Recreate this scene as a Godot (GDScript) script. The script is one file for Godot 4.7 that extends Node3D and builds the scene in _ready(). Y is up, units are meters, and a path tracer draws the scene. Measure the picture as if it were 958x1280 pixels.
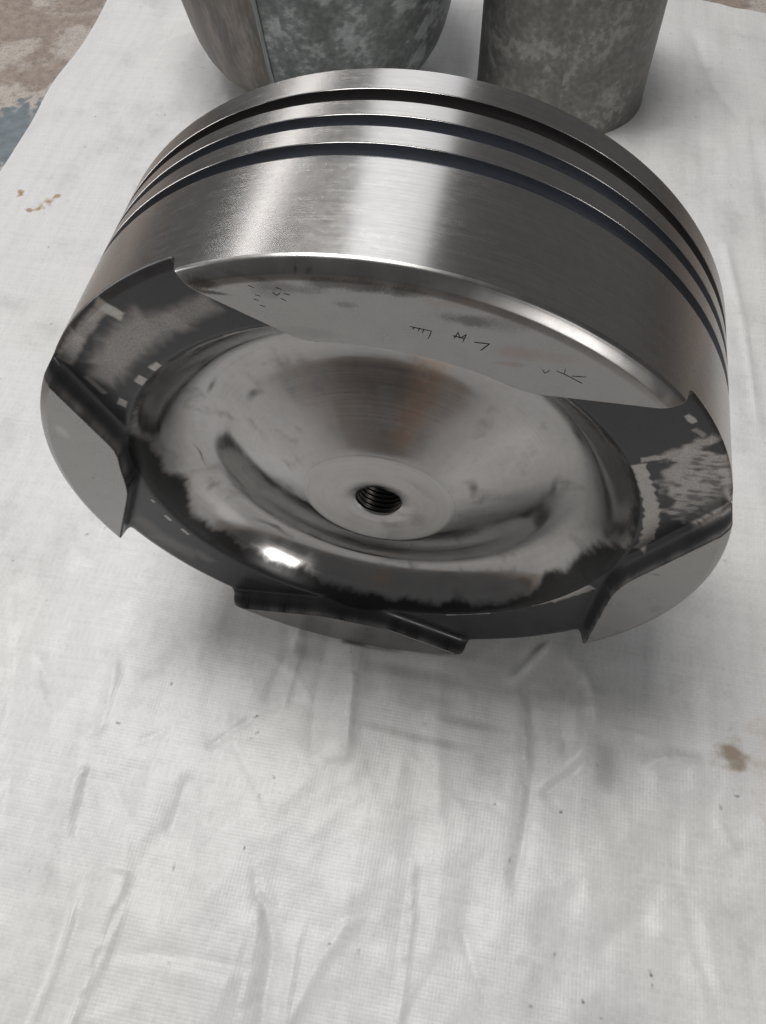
extends Node3D

const R := 0.15            # piston radius
const LEN := 0.1030        # face to far end
const FLOOR_DEPTH := 0.0105
const BOWL_EDGE := 0.1165

var noise_a := FastNoiseLite.new()
var noise_b := FastNoiseLite.new()
var drop_lut := PackedFloat32Array()
var bowl_lut := PackedFloat32Array()
var rim_lut := PackedFloat32Array()
# the eight edges of the four valve pockets, in metres on the face: a point on the edge and the unit normal into the pocket
var edge_point := PackedVector2Array()
var edge_normal := PackedVector2Array()
var pocket_dir := PackedVector2Array()


func _ready() -> void:
	# ---------------------------------------------------------------- camera
	var cam := Camera3D.new()
	cam.name = "camera"
	cam.fov = 63.215
	cam.near = 0.02
	cam.far = 60.0
	cam.transform = Transform3D(Basis(Vector3(0.98402, -0.01833, -0.17712), Vector3(-0.14211, 0.51854, -0.84316), Vector3(0.10730, 0.85486, 0.50764)).orthonormalized(), Vector3(0.04374, 0.47352, 0.18515))
	add_child(cam)
	# ---------------------------------------------------------------- surroundings and lamps
	var env := Environment.new()
	env.background_mode = Environment.BG_COLOR
	env.background_color = Color(0.105, 0.104, 0.105).linear_to_srgb()
	env.tonemap_mode = Environment.TONE_MAPPER_LINEAR
	env.tonemap_exposure = 1.02
	env.sdfgi_enabled = true
	env.ssao_enabled = true
	env.ssil_enabled = true
	var we := WorldEnvironment.new()
	we.name = "surroundings"
	we.environment = env
	add_child(we)
	area_lamp("rear_window", Vector3(-0.22, 1.75, -2.05), Vector3(0.0, 0.25, 0.0), Vector2(0.80, 1.7), 0.40, Color(0.985, 0.99, 1.0))
	area_lamp("ceiling_lamp", Vector3(-0.50, 2.2, -0.40), Vector3(-0.05, 0.0, 0.05), Vector2(1.1, 0.65), 5.4, Color(1.0, 0.99, 0.98))
	area_lamp("tube_lamp", Vector3(-1.45, 1.40, -1.5), Vector3(0.0, 0.2, -0.4), Vector2(0.10, 2.4), 2.4, Color(1.0, 0.99, 0.98))
	area_lamp("added_side_light", Vector3(-2.2, 0.62, 0.1), Vector3(0.0, 0.1, 0.0), Vector2(1.6, 0.6), 1.7, Color(1.0, 0.99, 0.985))  # unseen light, added to brighten the cloth from the left
	area_lamp("front_window", Vector3(1.55, 1.05, 1.8), Vector3(0.0, 0.1, 0.0), Vector2(0.70, 0.62), 2.8, Color(1.0, 0.99, 0.98))
	# ---------------------------------------------------------------- tables
	noise_a.seed = 7
	noise_a.noise_type = FastNoiseLite.TYPE_SIMPLEX
	noise_a.frequency = 1.0
	noise_a.fractal_octaves = 4
	noise_b.seed = 21
	noise_b.noise_type = FastNoiseLite.TYPE_SIMPLEX
	noise_b.frequency = 1.0
	noise_b.fractal_type = FastNoiseLite.FRACTAL_NONE
	make_luts()
	# ---------------------------------------------------------------- setting, then things
	build_ground()
	build_cloth()
	build_piston()
	build_tub()
	build_can()


# ==================================================================== helpers
func area_lamp(called: String, at: Vector3, towards: Vector3, size: Vector2, energy: float, color: Color) -> void:
	var l := AreaLight3D.new()
	l.name = called
	l.area_size = size
	l.area_normalize_energy = false
	l.light_energy = energy
	l.light_color = color
	l.shadow_enabled = true
	l.set("area_range", 8.0)
	l.set("area_attenuation", 2.0)
	add_child(l)
	l.look_at_from_position(at, towards, Vector3(0, 0, -1) if absf((towards - at).normalized().z) < 0.8 else Vector3.UP)


func lin(r: float, g: float, b: float) -> Color:
	return Color(r, g, b).linear_to_srgb()


func part(called: String, mesh: Mesh, mat: Material, parent: Node) -> MeshInstance3D:
	var o := MeshInstance3D.new()
	o.name = called
	o.mesh = mesh
	o.material_override = mat
	parent.add_child(o, true)
	return o


func thing(called: String, label: String, category: String, at: Vector3) -> Node3D:
	var o := Node3D.new()
	o.name = called
	o.position = at
	o.set_meta("label", label)
	o.set_meta("category", category)
	add_child(o, true)
	return o


func curve_lut(keys: Array, lo: float, hi: float, n: int) -> PackedFloat32Array:
	# monotone cubic through the (x, y) keys, sampled n times between lo and hi
	var m := PackedFloat32Array()
	for i in keys.size():
		var a: Vector2 = keys[maxi(i - 1, 0)]
		var b: Vector2 = keys[mini(i + 1, keys.size() - 1)]
		var k: Vector2 = keys[i]
		var t := (b.y - a.y) / (b.x - a.x)
		if i > 0 and i < keys.size() - 1 and (k.y - a.y) * (b.y - k.y) <= 0.0:
			t = 0.0
		m.append(t)
	var out := PackedFloat32Array()
	var j := 0
	for i in n:
		var x := lo + (hi - lo) * i / float(n - 1)
		while j < keys.size() - 2 and x > keys[j + 1].x:
			j += 1
		var p: Vector2 = keys[j]
		var q: Vector2 = keys[j + 1]
		var h := q.x - p.x
		var u := clampf((x - p.x) / h, 0.0, 1.0)
		var u2 := u * u
		var u3 := u2 * u
		out.append((2 * u3 - 3 * u2 + 1) * p.y + (u3 - 2 * u2 + u) * h * m[j] + (-2 * u3 + 3 * u2) * q.y + (u3 - u2) * h * m[j + 1])
	return out


func look(lut: PackedFloat32Array, lo: float, hi: float, x: float) -> float:
	var f := clampf((x - lo) / (hi - lo), 0.0, 1.0) * (lut.size() - 1)
	var i := mini(int(f), lut.size() - 2)
	return lerpf(lut[i], lut[i + 1], f - i)


func make_luts() -> void:
	var mm := 0.001
	var k := []
	for p in [[-1.3, 0], [-0.55, 0.0], [-0.2, 0.06], [0.1, 0.4], [0.35, 1.2], [1.15, 5.8], [1.7, 7.8], [2.5, 9.4], [3.5, 10.25], [4.8, 10.5], [20, 10.5]]:
		k.append(Vector2(p[0], p[1]) * mm)
	drop_lut = curve_lut(k, -0.0013, 0.006, 400)
	k = []
	for p in [[0, 11.6], [32.4, 11.6], [33.4, 11.68], [34.4, 11.9], [35.6, 12.35], [37.5, 13.1], [50, 18.6], [62, 23.7], [72, 27.9], [78, 30.2], [84, 31.6], [89, 31.8], [94, 30.6], [99, 27.6], [104, 23.0], [109, 16.8], [112.5, 12.7], [115, 10.85], [117, 10.5], [160, 10.5]]:
		k.append(Vector2(p[0], p[1]) * mm)
	bowl_lut = curve_lut(k, 0.0, 0.15, 3000)
	k = []
	for p in [[100, 0], [145.4, 0], [146.3, 0.12], [148.6, 1.25], [149.4, 1.9], [149.8, 2.6], [150, 3.4]]:
		k.append(Vector2(p[0], p[1]) * mm)
	rim_lut = curve_lut(k, 0.14, 0.15, 600)
	# pocket edges: upper left, upper right, lower left, lower right; two each
	var e := [[-60, 135.2, -20, 114.6, -100, 100], [-128.5, 69.9, -113.6, 30.9, -100, 100], [56, 102.8, 102, 103.6, 118, 65], [118.5, -16.4, 136, 17.5, 118, 65], [-117.5, -3.6, -129, -33.5, -107, -82], [-84.1, -121.1, -34.5, -113.8, -107, -82], [0.3, -117.3, 37.1, -135.7, 73, -113], [113, -41.3, 112, -92, 73, -113]]
	for q in e:
		var a := Vector2(q[0], q[1]) * mm
		var b := Vector2(q[2], q[3]) * mm
		var n := (b - a).orthogonal().normalized()
		if (Vector2(q[4], q[5]) * mm - a).dot(n) < 0.0:
			n = -n
		edge_point.append(a)
		edge_normal.append(n)
	for deg in [133.5, 28.5, 217.5, -57.0]:
		pocket_dir.append(Vector2.from_angle(deg_to_rad(deg)))


func rim_drop(r: float, s: float, t: float) -> float:
	# rounding of the outer edge: slight on the pockets, more on the pads, a broad bevel on the upper pad
	var d := look(rim_lut, 0.14, 0.15, r) * (0.55 if s > 0.004 else 1.0 - 0.45 * clampf(s / 0.004, 0.0, 1.0))
	if t > 0.6 and t < 2.2 and s < 0.003:
		var x := clampf(r - 0.1432, 0.0, 0.0058)
		d += 0.34 * (x - 0.0004 * (1.0 - exp(-x / 0.0004))) * (1.0 - smoothstep(-0.001, 0.003, s))
	return d


func smax(a: float, b: float, k: float) -> float:
	var h := maxf(k - absf(a - b), 0.0) / k
	return maxf(a, b) + h * h * k * 0.25


func outside_pad(p: Vector2, r: float) -> float:
	# distance outside the raised pads (negative on a pad)
	var s := BOWL_EDGE - r
	for k in 4:
		var a := (p - edge_point[2 * k]).dot(edge_normal[2 * k])
		var b := (p - edge_point[2 * k + 1]).dot(edge_normal[2 * k + 1])
		var c := 0.055 - p.dot(pocket_dir[k])
		s = smax(s, -maxf(smax(-a, -b, 0.006), c), 0.004)
	return s


func grid_mesh(pos: Array, uvs: Array, rows: int, cols: int, flip := false, sharp_rows := []) -> ArrayMesh:
	# rows x cols points; smooth normals from central differences
	var P: PackedVector3Array = pos[0]
	var arr := []
	arr.resize(Mesh.ARRAY_MAX)
	var nrm := PackedVector3Array()
	nrm.resize(rows * cols)
	var closed := P[0].distance_to(P[cols - 1]) < 1e-6
	for i in rows:
		for j in cols:
			var i0 := maxi(i - 1, 0)
			var i1 := mini(i + 1, rows - 1)
			var j0 := j - 1
			var j1 := j + 1
			if j0 < 0:
				j0 = cols - 2 if closed else 0
			if j1 > cols - 1:
				j1 = 1 if closed else cols - 1
			var n := (P[i1 * cols + j] - P[i0 * cols + j]).cross(P[i * cols + j1] - P[i * cols + j0])
			n = n.normalized() if n.length() > 1e-14 else Vector3.UP
			nrm[i * cols + j] = -n if flip else n
	var idx := PackedInt32Array()
	for i in rows - 1:
		for j in cols - 1:
			var a := i * cols + j
			if flip:
				idx.append_array([a, a + cols, a + 1, a + 1, a + cols, a + cols + 1])
			else:
				idx.append_array([a, a + 1, a + cols, a + 1, a + cols + 1, a + cols])
	arr[Mesh.ARRAY_VERTEX] = P
	arr[Mesh.ARRAY_NORMAL] = nrm
	arr[Mesh.ARRAY_TEX_UV] = uvs[0]
	arr[Mesh.ARRAY_INDEX] = idx
	var m := ArrayMesh.new()
	m.add_surface_from_arrays(Mesh.PRIMITIVE_TRIANGLES, arr)
	return m


func ring_mesh(prof: PackedVector2Array, axis_z: bool, cols: int, u_repeat: float, v_scale: float, smooth := true, from := 0.0, to := TAU) -> ArrayMesh:
	# turned shape. prof: (radius, height along the axis). Axis z passes through (0, R, *), axis y through the origin. Points listed so that the outside lies to their left going up.
	var pts := prof
	var P := PackedVector3Array()
	var N := PackedVector3Array()
	var U := PackedVector2Array()
	var I := PackedInt32Array()
	var run := 0.0
	var segs := pts.size() - 1
	var seg_n := PackedVector2Array()
	for i in segs:
		var d := pts[i + 1] - pts[i]
		seg_n.append(Vector2(d.y, -d.x).normalized())
	for i in segs:
		var length := pts[i].distance_to(pts[i + 1])
		var n0 := seg_n[i]
		var n1 := seg_n[i]
		if smooth:
			if i > 0 and seg_n[i].dot(seg_n[i - 1]) > 0.72:
				n0 = (seg_n[i] + seg_n[i - 1]).normalized()
			if i < segs - 1 and seg_n[i].dot(seg_n[i + 1]) > 0.72:
				n1 = (seg_n[i] + seg_n[i + 1]).normalized()
		var base := P.size()
		for e in 2:
			var q: Vector2 = pts[i + e]
			var n: Vector2 = n1 if e else n0
			for j in cols + 1:
				var t := from + (to - from) * j / cols
				var c := cos(t)
				var s := sin(t)
				if axis_z:
					P.append(Vector3(q.x * c, R + q.x * s, q.y))
					N.append(Vector3(n.x * c, n.x * s, n.y))
				else:
					P.append(Vector3(q.x * s, q.y, q.x * c))
					N.append(Vector3(n.x * s, n.y, n.x * c))
				U.append(Vector2(u_repeat * j / cols, (run + length * e) * v_scale))
		for j in cols:
			var a := base + j
			I.append_array([a, a + cols + 1, a + 1, a + 1, a + cols + 1, a + cols + 2])
		run += length
	var arr := []
	arr.resize(Mesh.ARRAY_MAX)
	arr[Mesh.ARRAY_VERTEX] = P
	arr[Mesh.ARRAY_NORMAL] = N
	arr[Mesh.ARRAY_TEX_UV] = U
	arr[Mesh.ARRAY_INDEX] = I
	var m := ArrayMesh.new()
	m.add_surface_from_arrays(Mesh.PRIMITIVE_TRIANGLES, arr)
	return m


func near_segment(p: Vector2, a: Vector2, b: Vector2) -> float:
	var d := b - a
	var t := clampf((p - a).dot(d) / maxf(d.length_squared(), 1e-12), 0.0, 1.0)
	return p.distance_to(a + d * t)


# ==================================================================== setting
func build_ground() -> void:
	var n := 1024
	var img := Image.create(n, n, false, Image.FORMAT_RGB8)
	var hgt := Image.create(n, n, false, Image.FORMAT_RGB8)
	var fine := FastNoiseLite.new()
	fine.seed = 5
	fine.frequency = 1.0
	fine.fractal_octaves = 5
	for y in n:
		for x in n:
			var px := -1.0 + x / float(n)      # metres, one metre a tile
			var pz := -1.0 + y / float(n)
			var v := fine.get_noise_2d(px * 9.0, pz * 9.0)
			var g := noise_a.get_noise_2d(px * 60.0, pz * 60.0)
			var sp := noise_b.get_noise_2d(px * 260.0, pz * 260.0)
			var c := Color(0.27, 0.222, 0.19) * (0.95 + 0.22 * g)
			var pale := smoothstep(-0.06, 0.28, v + 0.12 * g + 0.3 * (0.09 - absf(px + 0.47)) )
			c = c.lerp(Color(0.44, 0.405, 0.37) * (0.96 + 0.1 * g), pale * 0.75)
			var pit := smoothstep(0.62, 0.8, sp + 0.2 * v)
			c = c.lerp(Color(0.07, 0.06, 0.05), pit * 0.4)
			var blue := 1.0 - smoothstep(0.026, 0.034, Vector2(px + 0.44, (pz + 0.445) * 0.55).length() + 0.012 * g)
			c = c.lerp(Color(0.15, 0.18, 0.20) * (0.95 + 0.2 * g), blue)
			img.set_pixel(x, y, c.linear_to_srgb())
			var h := 0.45 + 0.25 * pale + 0.05 * g - 0.2 * pit
			hgt.set_pixel(x, y, Color(h, h, h))
	var m := StandardMaterial3D.new()
	m.albedo_texture = ImageTexture.create_from_image(img)
	m.heightmap_enabled = true
	m.heightmap_texture = ImageTexture.create_from_image(hgt)
	m.heightmap_scale = 0.15
	m.roughness = 0.75
	var arr := []
	arr.resize(Mesh.ARRAY_MAX)
	var s := 12.0
	arr[Mesh.ARRAY_VERTEX] = PackedVector3Array([Vector3(-s, -0.004, -s), Vector3(s, -0.004, -s), Vector3(s, -0.004, s), Vector3(-s, -0.004, s)])
	arr[Mesh.ARRAY_NORMAL] = PackedVector3Array([Vector3.UP, Vector3.UP, Vector3.UP, Vector3.UP])
	arr[Mesh.ARRAY_TEX_UV] = PackedVector2Array([Vector2(-s, -s), Vector2(s, -s), Vector2(s, s), Vector2(-s, s)])
	arr[Mesh.ARRAY_INDEX] = PackedInt32Array([0, 1, 2, 0, 2, 3])
	var mesh := ArrayMesh.new()
	mesh.add_surface_from_arrays(Mesh.PRIMITIVE_TRIANGLES, arr)
	var o := part("ground", mesh, m, self)
	o.set_meta("kind", "structure")
	o.set_meta("label", "brown stained concrete floor with flaking pale paint beyond the cloth")


func axis_steps(spans: Array) -> PackedFloat32Array:
	var out := PackedFloat32Array()
	for s in spans:
		var x: float = s[0]
		while x < s[1] - 1e-6:
			out.append(x)
			x += s[2]
	out.append(spans[-1][1])
	return out


func build_cloth() -> void:
	var xs := axis_steps([[-0.424, -0.22, 0.0025], [-0.22, 0.23, 0.0014], [0.23, 0.30, 0.0025], [0.30, 0.42, 0.01]])
	var zs := axis_steps([[-0.745, -0.30, 0.004], [-0.30, -0.03, 0.0025], [-0.03, 0.24, 0.0014], [0.25, 0.85, 0.01]])
	var cols := xs.size()
	var rows := zs.size()
	var H := PackedFloat32Array()
	var ridge := FastNoiseLite.new()
	ridge.seed = 19
	ridge.noise_type = FastNoiseLite.TYPE_SIMPLEX
	ridge.frequency = 1.0
	ridge.fractal_type = FastNoiseLite.FRACTAL_RIDGED
	ridge.fractal_octaves = 2
	ridge.fractal_gain = 0.35
	H.resize(rows * cols)
	for i in rows:
		for j in cols:
			var x := xs[j]
			var z := zs[i]
			var h := 0.0016 * noise_b.get_noise_2d(x * 7.0, z * 4.0) + 0.0007 * noise_b.get_noise_2d(x * 24.0 + 9.0, z * 12.0) + 0.0003 * noise_a.get_noise_2d(x * 40.0, z * 34.0)
			var front := smoothstep(-0.14, 0.02, z)
			var rg := ridge.get_noise_2d(x * 10.0 + 1.7, z * 3.6 - x * 2.0)
			var rg2 := ridge.get_noise_2d(x * 17.0 + 8.1 + z * 6.0, z * 13.0 + 4.0)
			h += (0.0010 * rg + 0.0004 * rg2) * (0.25 + 0.75 * front)
			H[i * cols + j] = h
	# creases: [height mm (+ ridge, - valley), half width mm, one-sided step mm, points...]
	var creases := [
		[-2.2, 2.6, 1.6, 0.0849, -0.0182, 0.0888, 0.014, 0.0936, 0.0371, 0.0947, 0.0551, 0.093, 0.094, 0.0905, 0.1204, 0.091, 0.1299],
		[-2.0, 2.0, 0.0, 0.1132, -0.0195, 0.1148, 0.0144, 0.1136, 0.0518],
		[2.2, 3.0, -1.5, 0.1142, -0.0181, 0.126, 0.0076, 0.1281, 0.0217, 0.1231, 0.0389, 0.1137, 0.0527],
		[-1.2, 2.0, 1.0, 0.1266, 0.0473, 0.114, 0.0584, 0.1004, 0.0704],
		[1.6, 1.8, 0.0, 0.1014, -0.0237, 0.0885, -0.0049, 0.0767, 0.0102],
		[1.5, 2.2, 1.2, 0.1539, 0.0448, 0.1683, 0.0369, 0.1902, 0.0348],
		[1.7, 1.6, 0.8, -0.1334, 0.1483, -0.1292, 0.1767, -0.1291, 0.1986, -0.1323, 0.2216, -0.138, 0.26],
		[1.5, 1.6, -0.8, -0.1068, 0.1476, -0.1052, 0.1648, -0.1078, 0.1876, -0.1117, 0.2162, -0.118, 0.26],
		[-1.5, 3.0, 0.6, -0.0472, 0.1168, -0.0376, 0.1451, -0.0259, 0.1657, -0.0228, 0.2019, -0.022, 0.25],
		[-0.9, 2.2, 0.5, -0.1502, 0.0981, -0.1465, 0.1238, -0.1422, 0.1397],
		[-0.8, 1.4, 0.0, -0.088, 0.0781, -0.0753, 0.0642, -0.0631, 0.0526],
		[-0.5, 1.4, 0.0, -0.1278, 0.0804, -0.1159, 0.0727, -0.1082, 0.0666],
		[-1.6, 2.4, 0.8, -0.0538, 0.0, -0.0579, 0.0295, -0.0606, 0.0473],
		[1.6, 1.8, 0.0, -0.0472, -0.004, -0.0487, 0.033, -0.0503, 0.0503],
		[1.9, 2.2, 1.2, -0.012, -0.01, -0.0095, 0.0408, -0.005, 0.0726],
		[-1.0, 3.0, 0.0, -0.0318, -0.01, -0.0302, 0.0444, -0.0254, 0.0762],
		[0.9, 1.4, 0.0, -0.01, 0.1441, -0.0139, 0.1635, -0.0117, 0.1982, -0.012, 0.25],
		[0.9, 1.3, 0.0, 0.0197, 0.1445, 0.0082, 0.1503, -0.0004, 0.1683, -0.0082, 0.1959, -0.014, 0.24],
		[0.9, 1.6, 0.8, 0.0367, 0.1081, 0.041, 0.1426, 0.043, 0.1884, 0.043, 0.25],
		[-0.7, 2.2, 0.0, 0.0634, 0.131, 0.0775, 0.1615, 0.0893, 0.1784],
		[0.6, 1.2, 0.0, 0.1918, 0.0641, 0.2, 0.071, 0.2038, 0.0805, 0.1852, 0.0839],
		[-0.8, 2.4, 0.4, 0.1826, 0.1284, 0.192, 0.148, 0.1954, 0.1626],
		[-0.9, 5.0, 0.8, 0.1647, 0.113, 0.1449, 0.1278, 0.1297, 0.1451],
		[0.7, 1.8, 0.0, 0.1369, 0.0258, 0.1549, 0.0264, 0.1727, 0.0302],
		[-0.8, 3.0, 0.6, -0.1933, 0.0988, -0.1879, 0.1224, -0.1853, 0.1391],
		[-0.8, 3.0, 0.6, -0.21, 0.0352, -0.1925, 0.0528, -0.1785, 0.0751],
		[-0.6, 2.5, 0.5, -0.1084, 0.1859, -0.0804, 0.1809, -0.0308, 0.1792],
		[0.9, 2.0, 0.4, -0.1567, 0.026, -0.1522, 0.0459, -0.1482, 0.084],
		[-0.8, 3.0, 0.6, -0.0921, 0.0879, -0.094, 0.1187, -0.0957, 0.1274],
		[-2.6, 8.0, 1.5, -0.3766, -0.6548, -0.3501, -0.6823, -0.3336, -0.7008],
		[-2.4, 9.0, 1.5, -0.3523, -0.5838, -0.329, -0.6162, -0.3026, -0.6275],
		[-1.6, 6.0, 1.0, 0.19, -0.70, 0.21, -0.60, 0.24, -0.55],
		[1.4, 3.0, 0.5, 0.21, -0.42, 0.225, -0.30, 0.235, -0.18],
		[-1.2, 4.0, 0.8, 0.24, -0.62, 0.25, -0.40, 0.26, -0.22],
		[0.8, 2.2, 0.0, -0.30, -0.20, -0.262, -0.08, -0.25, 0.02],
		[0.7, 2.0, 0.4, -0.245, -0.02, -0.215, 0.06, -0.205, 0.12],
	]
	var rng := RandomNumberGenerator.new()
	rng.seed = 11
	for k in 46:   # faint hand wrinkles
		var x := rng.randf_range(-0.24, 0.26)
		var z := rng.randf_range(0.0, 0.24)
		if k > 26:
			x = rng.randf_range(-0.40, -0.16)
			z = rng.randf_range(-0.5, 0.0)
		var a := rng.randf_range(-0.5, 0.5) + (PI / 2 if rng.randf() < 0.65 else 0.3)
		var l := rng.randf_range(0.015, 0.05)
		var b := a + rng.randf_range(-0.5, 0.5)
		creases.append([rng.randf_range(-0.45, 0.45), rng.randf_range(1.0, 2.6), rng.randf_range(-0.3, 0.3), x, z, x + l * cos(a), z + l * sin(a), x + l * (cos(a) + cos(b)), z + l * (sin(a) + sin(b))])
	# folded-over facets: three corners, each x, z and height in millimetres
	var facets := [
		[0.1132, -0.0195, 0.5, 0.1136, 0.052, 0.3, 0.1275, 0.018, 0.0], [0.1128, 0.018, 3.2, 0.1132, -0.0195, 0.4, 0.1275, 0.018, 0.0], [0.1128, 0.018, 3.2, 0.1136, 0.052, 0.3, 0.1275, 0.018, 0.0],
		[0.0849, -0.018, 0.2, 0.0925, 0.055, 2.4, 0.0985, 0.058, 0.0], [0.0925, 0.055, 2.4, 0.0985, 0.058, 0.0, 0.0906, 0.125, 0.2],
		[0.1539, 0.0448, 0.1, 0.1690, 0.0360, 2.6, 0.1902, 0.0350, 0.2], [0.1266, 0.0473, 1.6, 0.102, 0.0712, 0.2, 0.118, 0.060, 0.0],
		[-0.0300, -0.005, 0.0, -0.0125, -0.005, 2.0, -0.006, 0.070, 1.0], [-0.0300, -0.005, 0.0, -0.006, 0.070, 1.0, -0.026, 0.072, 0.0],
		[-0.0575, -0.005, 0.0, -0.0480, -0.006, 2.2, -0.0545, 0.045, 0.8], [-0.0575, -0.005, 0.0, -0.0545, 0.045, 0.8, -0.0606, 0.047, 0.0],
		[-0.1334, 0.148, 0.0, -0.1068, 0.1476, 1.2, -0.1117, 0.2162, 2.2], [-0.1334, 0.148, 0.0, -0.1117, 0.2162, 2.2, -0.1323, 0.2216, 0.0],
		[-0.1117, 0.2162, 2.2, -0.1323, 0.2216, 0.0, -0.125, 0.30, 1.0],
		[0.0082, 0.1503, 1.2, 0.0197, 0.1445, 0.1, -0.0082, 0.1959, 0.0], [0.041, 0.1426, 1.3, 0.0367, 0.1081, 0.1, 0.060, 0.150, 0.0], [0.041, 0.1426, 1.3, 0.060, 0.150, 0.0, 0.043, 0.1884, 0.8],
		[-0.0376, 0.1451, 1.4, -0.0472, 0.1168, 0.1, -0.026, 0.150, 0.0], [-0.0376, 0.1451, 1.4, -0.0259, 0.1657, 0.0, -0.0330, 0.205, 0.6],
		[-0.150, 0.098, 1.3, -0.142, 0.140, 0.1, -0.165, 0.118, 0.0], [-0.20, 0.05, 1.3, -0.178, 0.075, 0.1, -0.195, 0.10, 0.0],
	]
	for f in facets:
		var a := Vector2(f[0], f[1])
		var b := Vector2(f[3], f[4])
		var c := Vector2(f[6], f[7])
		var area := (b - a).cross(c - a)
		for i in rows:
			if zs[i] < minf(a.y, minf(b.y, c.y)) or zs[i] > maxf(a.y, maxf(b.y, c.y)):
				continue
			for j in range(xs.bsearch(minf(a.x, minf(b.x, c.x))), mini(cols, xs.bsearch(maxf(a.x, maxf(b.x, c.x))))):
				var p := Vector2(xs[j], zs[i])
				var wa := (b - p).cross(c - p) / area
				var wb := (c - p).cross(a - p) / area
				var wc := 1.0 - wa - wb
				if wa >= 0.0 and wb >= 0.0 and wc >= 0.0:
					H[i * cols + j] += 0.0012 * (wa * f[2] + wb * f[5] + wc * f[8])
	for c in creases:
		var amp: float = c[0] * 0.0017
		var w: float = c[1] * 0.00115
		var step: float = c[2] * 0.0018
		var pts := PackedVector2Array()
		for k in range(3, c.size(), 2):
			pts.append(Vector2(c[k], c[k + 1]))
		var total := 0.0
		for k in pts.size() - 1:
			total += pts[k].distance_to(pts[k + 1])
		var box := Rect2(pts[0], Vector2.ZERO)
		for p in pts:
			box = box.expand(p)
		box = box.grow(maxf(w * 9.0, 0.03))
		var j0 := xs.bsearch(box.position.x)
		var j1 := mini(xs.bsearch(box.end.x), cols - 1)
		var i0 := zs.bsearch(box.position.y)
		var i1 := mini(zs.bsearch(box.end.y), rows - 1)
		for i in range(i0, i1 + 1):
			for j in range(j0, j1 + 1):
				var p := Vector2(xs[j], zs[i])
				var best := 1e9
				var side := 1.0
				var along := 0.0
				var run := 0.0
				for k in pts.size() - 1:
					var d := pts[k + 1] - pts[k]
					var len := d.length()
					var t := clampf((p - pts[k]).dot(d) / (len * len), 0.0, 1.0)
					var q := p - (pts[k] + d * t)
					if q.length() < best:
						best = q.length()
						side = signf(d.cross(q))
						along = run + t * len
					run += len
				var u := along / total
				var fade := smoothstep(0.0, 0.25, u) * smoothstep(0.0, 0.2, 1.0 - u)
				var s := best / w
				var h := amp * exp(-absf(s) * 1.1 - s * s * 0.25) * (1.0 - 0.25 * exp(-s * s * 12.0))
				var far := exp(-best / 0.012)
				h += step * 0.5 * side * (1.0 - exp(-s * 1.5)) * far
				H[i * cols + j] += h * fade
	# the sheet is springy: its folds have rounded backs
	for pass_ in 1:
		var G := H.duplicate()
		for i in range(1, rows - 1):
			for j in range(1, cols - 1):
				var k := i * cols + j
				H[k] = 0.25 * G[k] + 0.125 * (G[k - 1] + G[k + 1] + G[k - cols] + G[k + cols]) + 0.0625 * (G[k - cols - 1] + G[k - cols + 1] + G[k + cols - 1] + G[k + cols + 1])
	# the cloth lies down on the floor along its edges
	var P := PackedVector3Array()
	var U := PackedVector2Array()
	var U2 := PackedVector2Array()
	for i in rows:
		for j in cols:
			var x := xs[j]
			var z := zs[i]
			# hand-cut edge that waves a little
			var edge := smoothstep(0.0, 0.02, x + 0.424)
			var h: float = H[i * cols + j] + 0.0022
			var under := 1.0 - smoothstep(0.02, 0.09, absf(x)) * 1.0
			if z < 0.0 and z > -0.11:
				h = minf(h, lerpf(h, 0.0003 + x * x / 0.3, under))
			elif z < 0.02 and z >= 0.0:
				h = minf(h, 0.0003 + x * x / 0.3 + 0.003 * (z / 0.02) + 0.002)
			h = lerpf(-0.0028, h, edge)
			h = maxf(h, -0.003)
			P.append(Vector3(0, 0, -0.035 * (1.0 - smoothstep(0.14, 0.30, x)) * smoothstep(-0.55, -0.745, z)) + Vector3(x + 0.004 * noise_b.get_noise_1d(z * 6.0) * (1.0 - smoothstep(0.0, 0.1, x + 0.424)), h, z))
			U.append(Vector2(x, z) / 0.115)
			U2.append(Vector2((x + 0.45) / 0.80, (z + 0.77) / 1.05))
	var mesh := grid_mesh([P], [U], rows, cols, false)
	var arr := mesh.surface_get_arrays(0)
	arr[Mesh.ARRAY_TEX_UV2] = U2
	mesh = ArrayMesh.new()
	mesh.add_surface_from_arrays(Mesh.PRIMITIVE_TRIANGLES, arr)
	var o := part("cloth", mesh, cloth_material(), self)
	o.set_meta("label", "creased white woven plastic sheet with dirt specks under the piston")
	o.set_meta("category", "sheet")


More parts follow.
